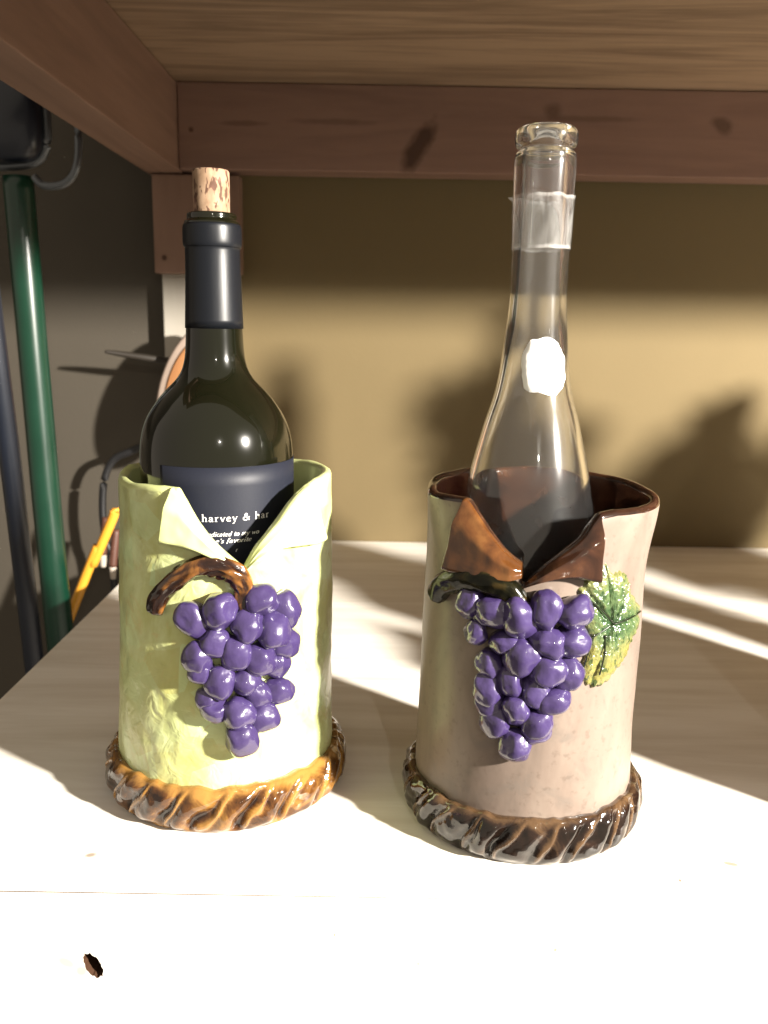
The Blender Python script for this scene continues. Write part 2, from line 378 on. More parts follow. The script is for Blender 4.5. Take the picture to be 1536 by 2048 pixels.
upper = empty('upper_shelf', (0, 0, 0)); tag(upper, kind='structure')
box('shelf_sheet', (-0.30, 0.345, 0.4915), (2.0, WALL - .001, 0.510), M['pine_under'], upper)
box('back_rail', (-0.2185, 0.960, 0.4070), (2.0, 0.998, 0.4910), M['ledger'], upper)
box('front_rail', (-0.2575, 0.363, 0.4320), (2.0, 0.401, 0.4910), M['ledger'], upper)
box('joist', (-0.2575, 0.402, 0.4055), (-0.2190, 0.998, 0.4910), M['joist'], upper)
box('hanging_block', (-0.2515, 0.9750, 0.3030), (-0.1590, 0.9975, 0.4040), M['block'], upper)
box('post', (-0.2497, 0.9985, -.85), (-0.1640, WALL - .001, 0.4900), M['post'], upper)

# ------------------------------------------------------------------ ceramic bottle holders
def make_holder(name, cfg):
    root = empty(name, (*cfg['c'], 0)); k = cfg['shear']
    r0, r1, th = cfg['r0'], cfg['r1'], 0.0052
    rz = lambda z: r0 + (r1 - r0) * (z - .06) / .105
    flare = cfg['flare']
    def wob(t, z): return 0.0011 * noise.noise(Vector((math.sin(t) * 1.6, math.cos(t) * 1.6, z * 18 + cfg['seed']))) + cfg['lump'] * noise.noise(Vector((math.sin(t) * 5, math.cos(t) * 5, z * 85 + cfg['seed'])))
    def rout(deg, z):
        t = rad(deg); r = rz(z) + wob(t, z)
        for (c0, wd, am) in flare:
            d = (deg - c0 + 180) % 360 - 180
            r += am * math.exp(-(d / wd) ** 2) * sstep(.120, .178, z) ** 1.5
        return r
    def P(deg, z, r): return Vector((r * math.sin(rad(deg)) + k * z, -r * math.cos(rad(deg)), z))
    top = lambda deg: lerp_tab(cfg['rim'], deg) + 0.0006 * noise.noise(Vector((math.sin(rad(deg)) * 3, math.cos(rad(deg)) * 3, cfg['seed'])))
    # body: outside, rounded lip, inside, floor
    n = 540; no = 46; V = []; mi = []; F = []
    zf = 0.009
    rows = None
    for i in range(n):
        deg = -180 + 360.0 * i / n; H = top(deg); ring = []
        for j in range(no):
            z = 0.004 + (H - .002 - .004) * j / (no - 1); ring.append((rout(deg, z), z))
        ro = rout(deg, H)
        for q in (35, 70, 110, 145):
            ring.append((ro - th / 2 + th / 2 * math.cos(rad(q)), H - .002 + .0026 * math.sin(rad(q))))
        for j in range(20):
            z = H - .002 - (H - .002 - zf) * j / 19.0; ring.append((rout(deg, z) - th, z))
        ring.append((0.02, zf)); ring.append((0.0005, zf))
        for r, z in ring: V.append(P(deg, z, r))
        rows = len(ring)
    F = grid_faces(n, rows, True)
    for i in range(n):
        for j in range(rows - 1): mi.append(0 if j < no - cfg['lip'] else 1)
    mesh_obj('body', V, F, None, root, mats=[cfg['m_out'], cfg['m_in']], midx=mi)
    # folded lapels
    for fl in cfg['flaps']:
        up = [Vector(p) for p in fl['up']]; lo = [Vector(p) for p in fl['lo']]
        U = smooth_prof(up, 8); L = smooth_prof(lo, 8)
        def samp(A, s):
            x = s * (len(A) - 1); i = min(int(x), len(A) - 2); return A[i].lerp(A[i + 1], x - i)
        ns, nv = 36, 12; Vo = []; Vi = []
        for i in range(ns + 1):
            s = i / ns; a = samp(U, s); c = samp(L, s)
            for j in range(nv + 1):
                v = j / nv; q = a.lerp(c, v); deg, z = q.x, q.y
                base = rout(deg, z)
                env = sstep(0, .35, v) * (1 - 0.55 * sstep(.75, 1, s))
                oo = -.0008 + fl['lift'] * env + fl['curl'] * sstep(.6, 1, v) * (1 - .4 * s) + .0004 * noise.noise(Vector((deg * .2, z * 200, 4)))
                if fl.get('side'): oo += fl['side'] * (1 - sstep(0, .25, s)) * v
                Vo.append(P(deg, z + (.0010 * (1 - sstep(0, .2, v))), base + oo + .0016))
                Vi.append(P(deg, z + (.0006 if v < .1 else 0) , base + oo - fl['th'] + .0012 * (1 - env)))
        m = nv + 1; W = (ns + 1) * m
        Ff = [(a, d, c, b_) for a, b_, c, d in grid_faces(ns + 1, m)] + [(a + W, b_ + W, c + W, d + W) for a, b_, c, d in grid_faces(ns + 1, m)]
        for i in range(ns):
            for j in (0, nv):
                a, c = i * m + j, (i + 1) * m + j; Ff.append((a, c, c + W, a + W) if j == 0 else (c, a, a + W, c + W))
        for j in range(nv):
            for i in (0, ns):
                a, c = i * m + j, i * m + j + 1; Ff.append((c, a, a + W, c + W) if i == 0 else (a, c, c + W, a + W))
        o = mesh_obj('lapel', Vo + Vi, Ff, fl['mat'], root)
        sm = o.modifiers.new('round', 'SUBSURF'); sm.levels = 1; sm.render_levels = 1
        tag(o, label=fl.get('label'))
    # rope-like tooled foot ring
    Rb = cfg['rb']; hb = cfg['hb']; N = cfg['N']; nt = 900; V = []; A = []
    prof = smooth_prof([(rz(.03) - .004, hb - .003), (rz(.03) + .0002, hb), (rz(.03) + .0035, hb - .0002), (Rb - .0012, hb * .84), (Rb, hb * .55), (Rb - .0005, hb * .30), (Rb - .002, hb * .10), (Rb - .0042, .0002), (Rb - .012, .0)], 5)
    nvp = len(prof)
    for i in range(nt):
        t = 2 * math.pi * i / nt; deg = math.degrees(t)
        for j, p in enumerate(prof):
            r, z = p
            u = max(z, 0) / hb
            jit = 0.28 * noise.noise(Vector((math.sin(t) * 4, math.cos(t) * 4, cfg['seed'] * 3)))
            ph = N * t / (2 * math.pi) - cfg['slant'] * (u ** 1.6) + jit + .12 * noise.noise(Vector((math.sin(t) * 6, math.cos(t) * 6, u * 2.2)))
            s = ph % 1.0; cell = int(ph // 1) % N
            rc = random.Random(cell * 31 + cfg['seed']).uniform(.6, 1.3)
            band = sstep(0.02, .22, u) * (1 - sstep(.80, 1.0, u))
            # overlapping leaf: swells then drops into a gouge beside a thin raised edge
            swell = math.sin(math.pi * min(s / .62, 1.0)) ** .8
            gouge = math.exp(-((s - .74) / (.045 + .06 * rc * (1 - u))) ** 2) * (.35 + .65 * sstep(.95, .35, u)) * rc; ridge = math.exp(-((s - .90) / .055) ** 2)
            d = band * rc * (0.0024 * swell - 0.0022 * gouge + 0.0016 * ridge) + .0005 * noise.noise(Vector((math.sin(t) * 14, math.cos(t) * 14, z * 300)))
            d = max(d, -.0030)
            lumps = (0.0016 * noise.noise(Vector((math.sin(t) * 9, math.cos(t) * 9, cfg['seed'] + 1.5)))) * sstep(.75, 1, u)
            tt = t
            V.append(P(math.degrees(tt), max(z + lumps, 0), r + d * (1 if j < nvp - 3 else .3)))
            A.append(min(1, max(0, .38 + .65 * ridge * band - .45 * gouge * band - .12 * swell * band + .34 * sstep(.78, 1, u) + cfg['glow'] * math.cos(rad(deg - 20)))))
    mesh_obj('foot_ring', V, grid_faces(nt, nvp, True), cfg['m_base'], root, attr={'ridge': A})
    # vine stem
    pts = [P(d, z, rout(d, z) + .0032) for d, z in cfg['vine']]
    path = smooth_prof(pts, 14); m = len(path); V = []; A = []; nr = 26
    for i, p in enumerate(path):
        t = (path[min(i + 1, m - 1)] - path[max(i - 1, 0)]).normalized(); out = Vector((p.x - k * p.z, p.y, 0)).normalized()
        a = t.cross(out).normalized(); o2 = a.cross(t).normalized()
        if o2.dot(out) < 0: o2 = -o2
        s = i / (m - 1); R_ = cfg['vr'] * (0.80 + .30 * math.sin(math.pi * (s * .8 + .1))) * (sstep(-.03, .05, s) * sstep(1.06, .97, s) if True else 1)
        for q in range(nr):
            g = 2 * math.pi * q / nr
            gr = noise.noise(Vector((math.cos(g) * 2.2, math.sin(g) * 2.2, s * 6 + cfg['seed']))) + .6 * noise.noise(Vector((math.cos(g) * 3.5, math.sin(g) * 3.5, s * 15)))
            rr = R_ * (1 + cfg.get('knob', .38) * gr)
            V.append(p + a * math.cos(g) * rr + o2 * math.sin(g) * rr * .85); A.append(min(1, max(0, .26 + .75 * gr + cfg.get('vglow', 0) * s)))
    Fv = grid_faces(m, nr, False, True) + [tuple(range(nr)), tuple((m - 1) * nr + q for q in range(nr))[::-1]]
    mesh_obj('vine_stem', V, Fv, cfg['m_vine'], root, attr={'ridge': A})
    # grapes
    rng = random.Random(cfg['seed'])
    for (deg, z, gr) in cfg['grapes']:
        me = rng.choice(cfg['gm']); o = bpy.data.objects.new('grape', me); C.objects.link(o); o.parent = root
        gr *= cfg.get('gs', 1.0)
        lift = gr * rng.uniform(.30, .62)
        p = P(deg, z, rout(deg, z) + lift); o.location = p
        sq = cfg['squash']
        o.scale = (gr * rng.uniform(1 - sq, 1 + sq), gr * rng.uniform(.82, .98), gr * rng.uniform(1 - sq, 1.06 + sq))
        o.rotation_euler = (rng.uniform(-.5, .5), rng.uniform(-.6, .6), rad(deg) + rng.uniform(-.5, .5))
    return root, P, rout

def pebble(seed, blocky):
    bm = bmesh.new(); bmesh.ops.create_icosphere(bm, subdivisions=4, radius=1)
    rng = random.Random(seed)
    planes = [(Vector((rng.gauss(0, 1), rng.gauss(0, 1), rng.gauss(0, 1))).normalized(), rng.uniform(.72, .95)) for _ in range(blocky)]
    for v in bm.verts:
        c = v.co.copy()
        for nrm, d in planes:
            x = c.dot(nrm)
            if x > d: c -= nrm * (x - d) * .72
        c *= 1 + .17 * noise.noise(v.co * 1.3 + Vector((seed * 3.1, 0, 0))) + .025 * noise.noise(v.co * 4 + Vector((0, seed, 0)))
        v.co = c
    me = bpy.data.meshes.new('grape'); bm.to_mesh(me); bm.free(); me.materials.append(M['grape'])
    me.polygons.foreach_set('use_smooth', [True] * len(me.polygons)); return me
GMl = [pebble(s, 2) for s in range(6)]; GMr = [pebble(s + 20, 4) for s in range(7)]

GL = [(-5.5, 0.1123, 0.007), (7.3, 0.1177, 0.0073), (19.3, 0.1101, 0.0062), (25.4, 0.1223, 0.0066), (38.4, 0.1148, 0.0063), (30.8, 0.1053, 0.007), (4.8, 0.1017, 0.0064), (14.3, 0.096, 0.0064), (25.0, 0.0915, 0.0062), (37.3, 0.098, 0.0060), (-3.3, 0.0938, 0.006), (34.1, 0.087, 0.0058), (7.0, 0.0817, 0.0064), (18.9, 0.0807, 0.006), (34.5, 0.0727, 0.006), (24.3, 0.0729, 0.0060), (5.0, 0.0669, 0.0058), (15.1, 0.0651, 0.0072), (26.5, 0.061, 0.0064), (1.1, 0.0728, 0.0045), (16.7, 0.0518, 0.0068), (-1.7, 0.087, 0.0056)]
GR = [(-37.2, 0.1284, 0.0057), (-25.2, 0.1263, 0.0064), (-14.2, 0.1238, 0.0076), (-3.1, 0.1286, 0.0068), (9.0, 0.1286, 0.007), (-33.5, 0.1145, 0.0052), (-20.4, 0.1115, 0.0054), (-0.9, 0.1133, 0.007), (9.4, 0.1142, 0.0066), (-12.3, 0.1065, 0.0064), (-26.9, 0.0995, 0.0054), (-1.1, 0.1002, 0.007), (8.5, 0.0986, 0.0062), (-16.4, 0.0932, 0.0058), (-26.5, 0.0882, 0.0056), (-5.5, 0.0903, 0.0058), (1.9, 0.0854, 0.0058), (-25.2, 0.0807, 0.0054), (-13.1, 0.0808, 0.006), (-3.9, 0.0749, 0.0058), (-23.0, 0.0733, 0.0058), (-13.2, 0.0624, 0.006), (-4.5, 0.0696, 0.005), (-29.8, 0.1224, 0.0045)]

cfgL = dict(c=(-.0872, .4602), shear=.018, gs=1.30, r0=.0582, r1=.0556, seed=2, lump=.0006, lip=1, flare=[(-86, 12, .0012), (60, 14, .001)],
            rim=[(-180, .1745), (-120, .1752), (-95, .1768), (-80, .1742), (-50, .1738), (-24, .1755), (-15, .1750), (-13, .1722), (-10.5, .1685), (-4.5, .1590), (5, .1480), (13, .1405), (18.4, .1365), (21, .1408), (24.9, .1469), (35.3, .1572), (44, .1659), (50, .1705), (56, .1735), (66, .1755), (90, .1762), (130, .176), (180, .1745)],
            flaps=[dict(up=[(-18, .1752), (-13.5, .1722), (-10.5, .1687), (-4.5, .1592), (5, .1482), (18.2, .1368)], lo=[(-20.5, .1500), (-14, .1488), (-6, .1472), (3, .1435), (10, .1398), (18.4, .1360)], lift=.0050, curl=.0004, th=.0052, side=.0015, mat=M['green_in']),
                   dict(up=[(57, .1738), (50, .1705), (44, .1659), (35.3, .157), (24.9, .1469), (18.6, .1370)], lo=[(67, .1440), (58, .1441), (47, .1452), (36, .1458), (25, .1428), (18.4, .1362)], lift=.0032, curl=.0026, th=.0040, side=-.001, mat=M['green_in'])],
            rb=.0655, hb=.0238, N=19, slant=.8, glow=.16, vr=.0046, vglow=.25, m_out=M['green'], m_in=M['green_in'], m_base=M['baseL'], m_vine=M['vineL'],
            vine=[(-26.3, .1130), (-22.8, .1225), (-11.8, .1335), (.8, .1395), (11.5, .1372), (17.4, .1289), (18.1, .1165)], grapes=GL, gm=GMl, squash=.13)
hL, PL, roL = make_holder('bottle_holder', cfgL)
tag(hL, 'pale green ceramic bottle holder with purple grapes and honey-brown foot, holding the dark wine bottle', 'bottle holder', 'ceramic bottle holders with grapes')

cfgR = dict(c=(.0762, .4346), shear=.004, r0=.0561, r1=.0546, seed=9, lump=.00015, lip=1, flare=[(66, 22, .0055), (-72, 14, .0030)],
            rim=[(-180, .1765), (-120, .1760), (-85, .1745), (-70, .1738), (-55, .1745), (-48, .1748), (-44.7, .1735), (-35.6, .1642), (-24.9, .154), (-19, .1480), (-13.8, .1385), (-9, .1432), (.8, .1511), (12.2, .1591), (18, .1665), (23, .1712), (32, .1722), (50, .1715), (66, .1735), (80, .1745), (110, .1755), (180, .1765)],
            flaps=[dict(up=[(-47, .1745), (-44.7, .1732), (-35.6, .1642), (-24.9, .154), (-19, .150), (-14.8, .1475)], lo=[(-51.3, .1405), (-43, .1402), (-34, .1405), (-25, .1408), (-19, .1412), (-14.2, .1425)], lift=.0052, curl=.0018, th=.0056, side=.0018, mat=M['amber'], label='amber-brown folded lapel'),
                   dict(up=[(22, .1712), (18, .1665), (12.2, .1591), (.8, .1511), (-6, .1455), (-13.5, .1385)], lo=[(19.5, .1412), (14, .1425), (8, .1440), (1, .1435), (-6, .1415), (-13.8, .1376)], lift=.0050, curl=.0014, th=.0050, side=.002, mat=M['brown_in'], label='dark brown folded lapel')],
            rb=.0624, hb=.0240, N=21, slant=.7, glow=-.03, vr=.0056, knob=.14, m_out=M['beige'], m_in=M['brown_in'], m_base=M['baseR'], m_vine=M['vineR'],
            vine=[(-61, .1240), (-54.1, .1325), (-41.8, .1382), (-29.0, .1392), (-19.7, .1362), (-14, .1290)], grapes=GR, gm=GMr, squash=.17, gs=1.34)
hR, PR, roR = make_holder('bottle_holder', cfgR)
tag(hR, 'beige ceramic bottle holder with dark brown rim, grapes and a yellow-green leaf', 'bottle holder', 'ceramic bottle holders with grapes')

# glazed vine leaf on the beige holder
def grape_leaf():
    out = [(16.0, .1232), (11.5, .1330), (16.0, .141), (20.5, .1425), (25.9, .1490), (31, .1430), (37, .1432), (43.5, .1385), (46, .1318), (58, .1205), (54.5, .1125), (48, .1062), (43, .0990), (37, .0945), (28.1, .0888), (20, .0900), (16.0, .0975), (18.5, .1084)]
    cx, cz = 31.2, .1190
    ring = smooth_prof(out + [out[0]], 9)[:-1]; n = len(ring); nr = 22; V = []; A = []
    rng = random.Random(4)
    lobes = [(16, .137), (26, .148), (44, .138), (57, .119), (22, .093)]
    for i, q in enumerate(ring):
        se = 1 + .028 * math.sin(i * 1.55) + .02 * noise.noise(Vector((i * .6, 0, 0)))
        for j in range(nr + 1):
            t = j / nr; d = cx + (q.x - cx) * t * (1 + (se - 1) * t); z = cz + (q.y - cz) * t * (1 + (se - 1) * t)
            # distance to nearest vein (mm-scale)
            dm = 1e9
            for lx, lz in lobes:
                ax, az = (lx - cx) * .00097, lz - cz; px_, pz = (d - cx) * .00097, z - cz
                u = max(0, min(1, (px_ * ax + pz * az) / (ax * ax + az * az))); dm = min(dm, math.hypot(px_ - u * ax, pz - u * az))
            nz = noise.noise(Vector((d * .5, z * 480, 1.0))); nz2 = noise.noise(Vector((d * 1.1, z * 1100, 5)))
            h = .0034 * (1 - t ** 6) + .0006 * nz + .0006 * nz2 - .0012 * math.exp(-(dm / .0007) ** 2) + .0008 * sstep(0, .004, dm)
            if t > .97: h = -.0006
            V.append(PR(d, z, roR(d, z) + h))
            lobe = sstep(.118, .098, z)
            A.append(min(1, max(0, .10 + .62 * t ** 1.6 + .30 * nz + .55 * lobe)))
    return mesh_obj('vine_leaf', V, grid_faces(n, nr + 1, True), M['leaf'], hR, attr={'ridge': A})
lf = grape_leaf(); tag(lf, label='yellow-green glazed vine leaf in relief')
def vein(pts, r=.00042):
    tube('leaf_vein', [PR(d, z, roR(d, z) + h) for d, z, h in pts], r, M['vein'], lf, n=6, per=5)
vein([(20.5, .1165, .0042), (17.5, .1070, .0044), (15.8, .0985, .0036)]); vein([(26, .1150, .0044), (26.2, .1060, .0044), (24.5, .0960, .0040)])
vein([(31, .1200, .0040), (22, .1285, .0044), (15, .1345, .0036)]); vein([(31, .1195, .0040), (40, .1205, .0044), (52, .1215, .0036)]); vein([(30, .1195, .0040), (20, .1150, .0042), (15, .1125, .0036)])
for d, z in ((26, .1145), (26.3, .1068)):
    o = mesh_obj('leaf_bead', *(lambda s: (s[0], s[1]))(([PR(d, z, roR(d, z) + .0046) + Vector((.0010 * math.cos(a) * math.cos(e), .0010 * math.sin(e) * .8 - .0, .0010 * math.sin(a) * math.cos(e))) for e in (-.9, 0, .9) for a in [2 * math.pi * q / 10 for q in range(10)]],
        [(i * 10 + j, i * 10 + (j + 1) % 10, (i + 1) * 10 + (j + 1) % 10, (i + 1) * 10 + j) for i in range(2) for j in range(10)] + [tuple(range(10))[::-1], tuple(range(20, 30))])), M['vein'], lf)

# ------------------------------------------------------------------ wine bottle
ZB = 0.0095
def make_wine(name, loc):
    root = empty(name, loc)
    g = [(0.0, .012), (.022, .004), (.032, .0), (.0385, .003), (.0398, .012), (.0398, .08), (.0398, .150), (.0399, .170), (.0397, .1775), (.0389, .1840), (.0372, .1905), (.0345, .1965), (.0300, .2032), (.0254, .2085), (.0205, .2135), (.0176, .2178), (.0160, .2225), (.0151, .228), (.0144, .240), (.0136, .262), (.0133, .2785), (.0138, .2802), (.0140, .285), (.0138, .2915), (.0124, .2932), (.0123, .2952), (.0119, .2962), (.0100, .2965), (.0095, .2955), (.0094, .285)]
    pr = [g[0]] + [tuple(p) for p in smooth_prof(g[1:], 4)]
    lathe('glass', pr, M['wineglass'], root, 128, cap=False)
    e = .00035
    cp = [(.0145 + e, .2400), (.0137 + e, .262), (.0134 + e, .2782), (.0139 + e, .2798), (.01435 + e, .2822), (.0143 + e, .2885), (.0138 + e, .2908), (.0131, .2912)]
    lathe('foil_capsule', [(.0143, .2402)] + [tuple(p) for p in smooth_prof(cp, 4)], M['capsule'], root, 96, cap=False)
    V = []; rng = random.Random(5)
    ck = lathe('cork', [(.0091, .284), (.0091, .297), (.0092, .310), (.0091, .3160), (.0086, .3168), (.0, .3170)], M['cork'], root, 64, cap=False)
    return root
wine = make_wine('wine_bottle', (-.0890, .4602, ZB)); tag(wine, 'dark green wine bottle with a cork and navy label standing in the green holder', 'wine bottle', 'bottles standing in the holders')
def label_patch(root, a0, a1, z0, z1, R_):
    n = 60; m = 14; V = []
    for lay in (0.0, .00025):
        for i in range(n + 1):
            for j in range(m + 1):
                t = rad(a0 + (a1 - a0) * i / n); r = R_ + lay
                V.append((r * math.sin(t), -r * math.cos(t), z0 + (z1 - z0) * j / m))
    W = (n + 1) * (m + 1); F = [tuple(x + W for x in f) for f in grid_faces(n + 1, m + 1)] + [f[::-1] for f in grid_faces(n + 1, m + 1)]
    q = m + 1
    for i in range(n):
        F.append((i * q, (i + 1) * q, (i + 1) * q + W, i * q + W)); F.append(((i + 1) * q + m, i * q + m, i * q + m + W, (i + 1) * q + m + W))
    for j in range(m):
        F.append((j + 1, j, j + W, j + 1 + W)); F.append((n * q + j, n * q + j + 1, n * q + j + 1 + W, n * q + j + W))
    return mesh_obj('label', V, F, M['label'], root)
lab = label_patch(wine, -33, 128, .040, .1738, .04005)

GLY = {  # strokes: (width, points); x-height = 1
 'h': (.95, [(.2, [(.17, 0), (.17, 1.75)]), (.09, [(.0, 1.66), (.17, 1.75)]), (.16, [(.17, .70), (.35, .98), (.58, .98), (.72, .75), (.72, 0)]), (.08, [(-.02, .03), (.36, .03)]), (.08, [(.54, .03), (.92, .03)])]),
 'a': (.85, [(.12, [(.10, .76), (.25, 1.0), (.48, .98)]), (.2, [(.48, .98), (.58, .75), (.58, .15), (.75, .03)]), (.14, [(.56, .6), (.25, .48), (.08, .25), (.2, .03), (.4, .06), (.58, .28)])]),
 'r': (.70, [(.2, [(.17, 0), (.17, 1.0)]), (.09, [(.0, .92), (.17, 1.0)]), (.15, [(.17, .62), (.35, .95), (.58, .96)]), (.08, [(-.02, .03), (.40, .03)])]),
 'v': (.85, [(.2, [(.1, 1.0), (.42, 0)]), (.09, [(.42, 0), (.74, 1.0)]), (.08, [(-.04, .98), (.28, .98)]), (.08, [(.6, .98), (.9, .98)])]),
 'e': (.82, [(.1, [(.12, .56), (.68, .60)]), (.15, [(.68, .60), (.58, .92), (.38, 1.0), (.18, .88)]), (.2, [(.18, .88), (.08, .5), (.18, .14)]), (.14, [(.18, .14), (.42, .0), (.70, .16)])]),
 'y': (.88, [(.2, [(.1, 1.0), (.42, 0)]), (.09, [(.42, 0), (.74, 1.0)]), (.12, [(.42, 0), (.22, -.5), (.02, -.52)]), (.08, [(-.04, .98), (.28, .98)]), (.08, [(.6, .98), (.9, .98)])]),
 '&': (1.35, [(.2, [(1.15, .02), (.45, .98)]), (.13, [(.45, .98), (.36, 1.3), (.52, 1.58), (.74, 1.52), (.78, 1.25), (.6, 1.0)]), (.17, [(.6, 1.0), (.25, .75), (.10, .4), (.28, .05), (.62, .03), (.95, .35), (1.08, .75)]), (.08, [(.92, .78), (1.25, .78)])]),
 'D': (1.25, [(.2, [(.2, 0), (.2, 1.65)]), (.12, [(.05, 1.62), (.55, 1.62), (.95, 1.35)]), (.2, [(.95, 1.35), (1.05, .85), (.92, .3)]), (.12, [(.92, .3), (.55, .03), (.05, .03)])]),
 'd': (.90, [(.2, [(.62, 0), (.62, 1.7)]), (.15, [(.6, .85), (.35, 1.0), (.12, .75), (.1, .3), (.28, .0), (.5, .1), (.62, .3)])]),
 'i': (.45, [(.2, [(.18, 0), (.18, 1.0)]), (.22, [(.18, 1.35), (.18, 1.55)]), (.08, [(.02, .03), (.38, .03)])]),
 'c': (.72, [(.12, [(.62, .82), (.4, 1.0), (.18, .85)]), (.2, [(.18, .85), (.08, .5), (.2, .12)]), (.12, [(.2, .12), (.42, .0), (.64, .18)])]),
 't': (.55, [(.2, [(.22, 1.4), (.22, .18)]), (.12, [(.22, .18), (.35, .0), (.52, .12)]), (.1, [(.0, .97), (.5, .97)])]),
 'o': (.88, [(.18, [(.4, 1.0), (.16, .85), (.08, .5), (.16, .15), (.4, .0)]), (.18, [(.4, 0), (.66, .15), (.74, .5), (.66, .85), (.4, 1.0)])]),
 'm': (1.4, [(.18, [(.17, 0), (.17, 1.0)]), (.15, [(.17, .7), (.35, .98), (.55, .95), (.64, .7), (.64, 0)]), (.15, [(.64, .7), (.84, .98), (1.02, .95), (1.12, .7), (1.12, 0)])]),
 'w': (1.25, [(.18, [(.08, 1.0), (.35, 0)]), (.09, [(.35, 0), (.6, .9)]), (.18, [(.6, .9), (.85, 0)]), (.09, [(.85, 0), (1.12, 1.0)])]),
 "'": (.32, [(.16, [(.15, 1.65), (.12, 1.3)])]),
 's': (.68, [(.15, [(.55, .82), (.35, 1.0), (.14, .82), (.25, .58), (.48, .45), (.56, .22), (.36, .0), (.08, .14)])]),
 'f': (.58, [(.18, [(.22, -.3), (.22, 1.3), (.34, 1.65), (.58, 1.6)]), (.1, [(.0, .97), (.48, .97)])]),
 ' ': (.55, [])}
def write(text, root, a0, a1, zb, xh, R_, slant=0.0, bold=1.0, slope=0.0, ls=0.0):
    adv = 0; pos = []
    for ch in text: pos.append(adv); adv += GLY[ch][0] + ls
    span = rad(a1 - a0) * R_; sx = span / adv; V = []; F = []; q = 0
    for ch, x0 in zip(text, pos):
        for wd, pts in GLY[ch][1]:
            wd *= bold; pl = [Vector((p[0] + x0 + slant * p[1], p[1])) for p in pts]
            if len(pl) > 2: pl = smooth_prof(pl, 4)
            base = len(V); q += 1; rr = R_ + .00002 * (q % 7)
            for i, p in enumerate(pl):
                t = (pl[min(i + 1, len(pl) - 1)] - pl[max(i - 1, 0)]); t = t.normalized() if t.length > 0 else Vector((1, 0)); nn = Vector((-t.y, t.x))
                for s in (1, -1):
                    c = p + nn * wd * .5 * s; al = rad(a0) + c.x * sx / R_
                    V.append((rr * math.sin(al), -rr * math.cos(al), zb + c.y * xh + slope * (al - rad(a0))))
                if i: b0 = base + 2 * (i - 1); F.append((b0 + 1, b0 + 3, b0 + 2, b0))
    return mesh_obj('lettering', V, F, M['ink'], root, smooth=False)
RT = .04045
write('harvey & har', lab, -0.8, 50, .1565 - ZB, .00215, RT, bold=1.05, ls=.18)
write('Dedicated to my wo', lab, -0.5, 40.0, .1490 - ZB, .00135, RT, slant=.28, bold=1.15, ls=.04)
write("e's favorite", lab, 8.0, 34.0, .1456 - ZB, .00135, RT, slant=.28, bold=1.15, ls=.04)
write('r', lab, 22, 23.6, .1408 - ZB, .0013, RT, slant=.28, bold=1.0)

# ------------------------------------------------------------------ clear bottle
clear = empty('glass_bottle', (.0726, .4346, ZB)); tag(clear, 'clear empty glass bottle with a white seal standing in the beige holder', 'bottle', 'bottles standing in the holders')
z0 = ZB
outer = [(.0, .010), (.02, .004), (.030, .0), (.0355, .003), (.0372, .012), (.0375, .06), (.0370, .110), (.0350, .140), (.0313, .1620), (.0287, .1758), (.0236, .1959), (.0186, .2132), (.0157, .2326), (.0139, .2540), (.0135, .2620), (.0135, .2795), (.0138, .2909), (.0142, .305), (.0144, .3165), (.0142, .3200), (.0140, .3222), (.0127, .3236), (.0126, .3246), (.0140, .3258), (.0146, .3285), (.0143, .3318), (.0128, .3336), (.0112, .3340), (.0096, .3330), (.0092, .3300)]
inner = [(.0092, .3200), (.0093, .30), (.0096, .28), (.0100, .2620), (.0108, .245), (.0128, .2320), (.0160, .2120), (.0211, .1945), (.0262, .1745), (.0288, .1605), (.0325, .1385), (.0345, .109), (.0349, .06), (.0346, .016), (.030, .010), (.018, .013), (.0, .017)]
po = [outer[0]] + [tuple(p) for p in smooth_prof(outer[1:], 4)] + [tuple(p) for p in smooth_prof(inner[:-1], 4)] + [inner[-1]]
lathe('glass', po, M['glass'], clear, 128, cap=False)
# torn shrink-film sleeve left round the neck
def sleeve():
    n = 120; m = 26; V = []; A = []
    for i in range(n):
        t = 2 * math.pi * i / n
        ztop = .3035 + .0012 * noise.noise(Vector((math.sin(t) * 2.5, math.cos(t) * 2.5, 3)))
        zbot = .2795 + .0006 * noise.noise(Vector((math.sin(t) * 2, math.cos(t) * 2, 7)))
        for j in range(m):
            u = j / (m - 1); z = zbot + (ztop - zbot) * u
            r = .0139 + .0007 * sstep(.279, .304, z) + .00028 * noise.noise(Vector((math.sin(t) * 6, math.cos(t) * 6, z * 130))) + .0002 * sstep(.93, 1, u)
            r += .0022 * math.exp(-(((math.degrees(t) - 272)) / 7) ** 2) * sstep(.88, 1, u)
            V.append((r * math.sin(t), -r * math.cos(t), z)); A.append(1.0 if j < 2 or j > m - 3 else 0.0)
    o = mesh_obj('shrink_film', V, grid_faces(n, m, True), M['film'], clear, attr={'ridge': A})
sleeve()
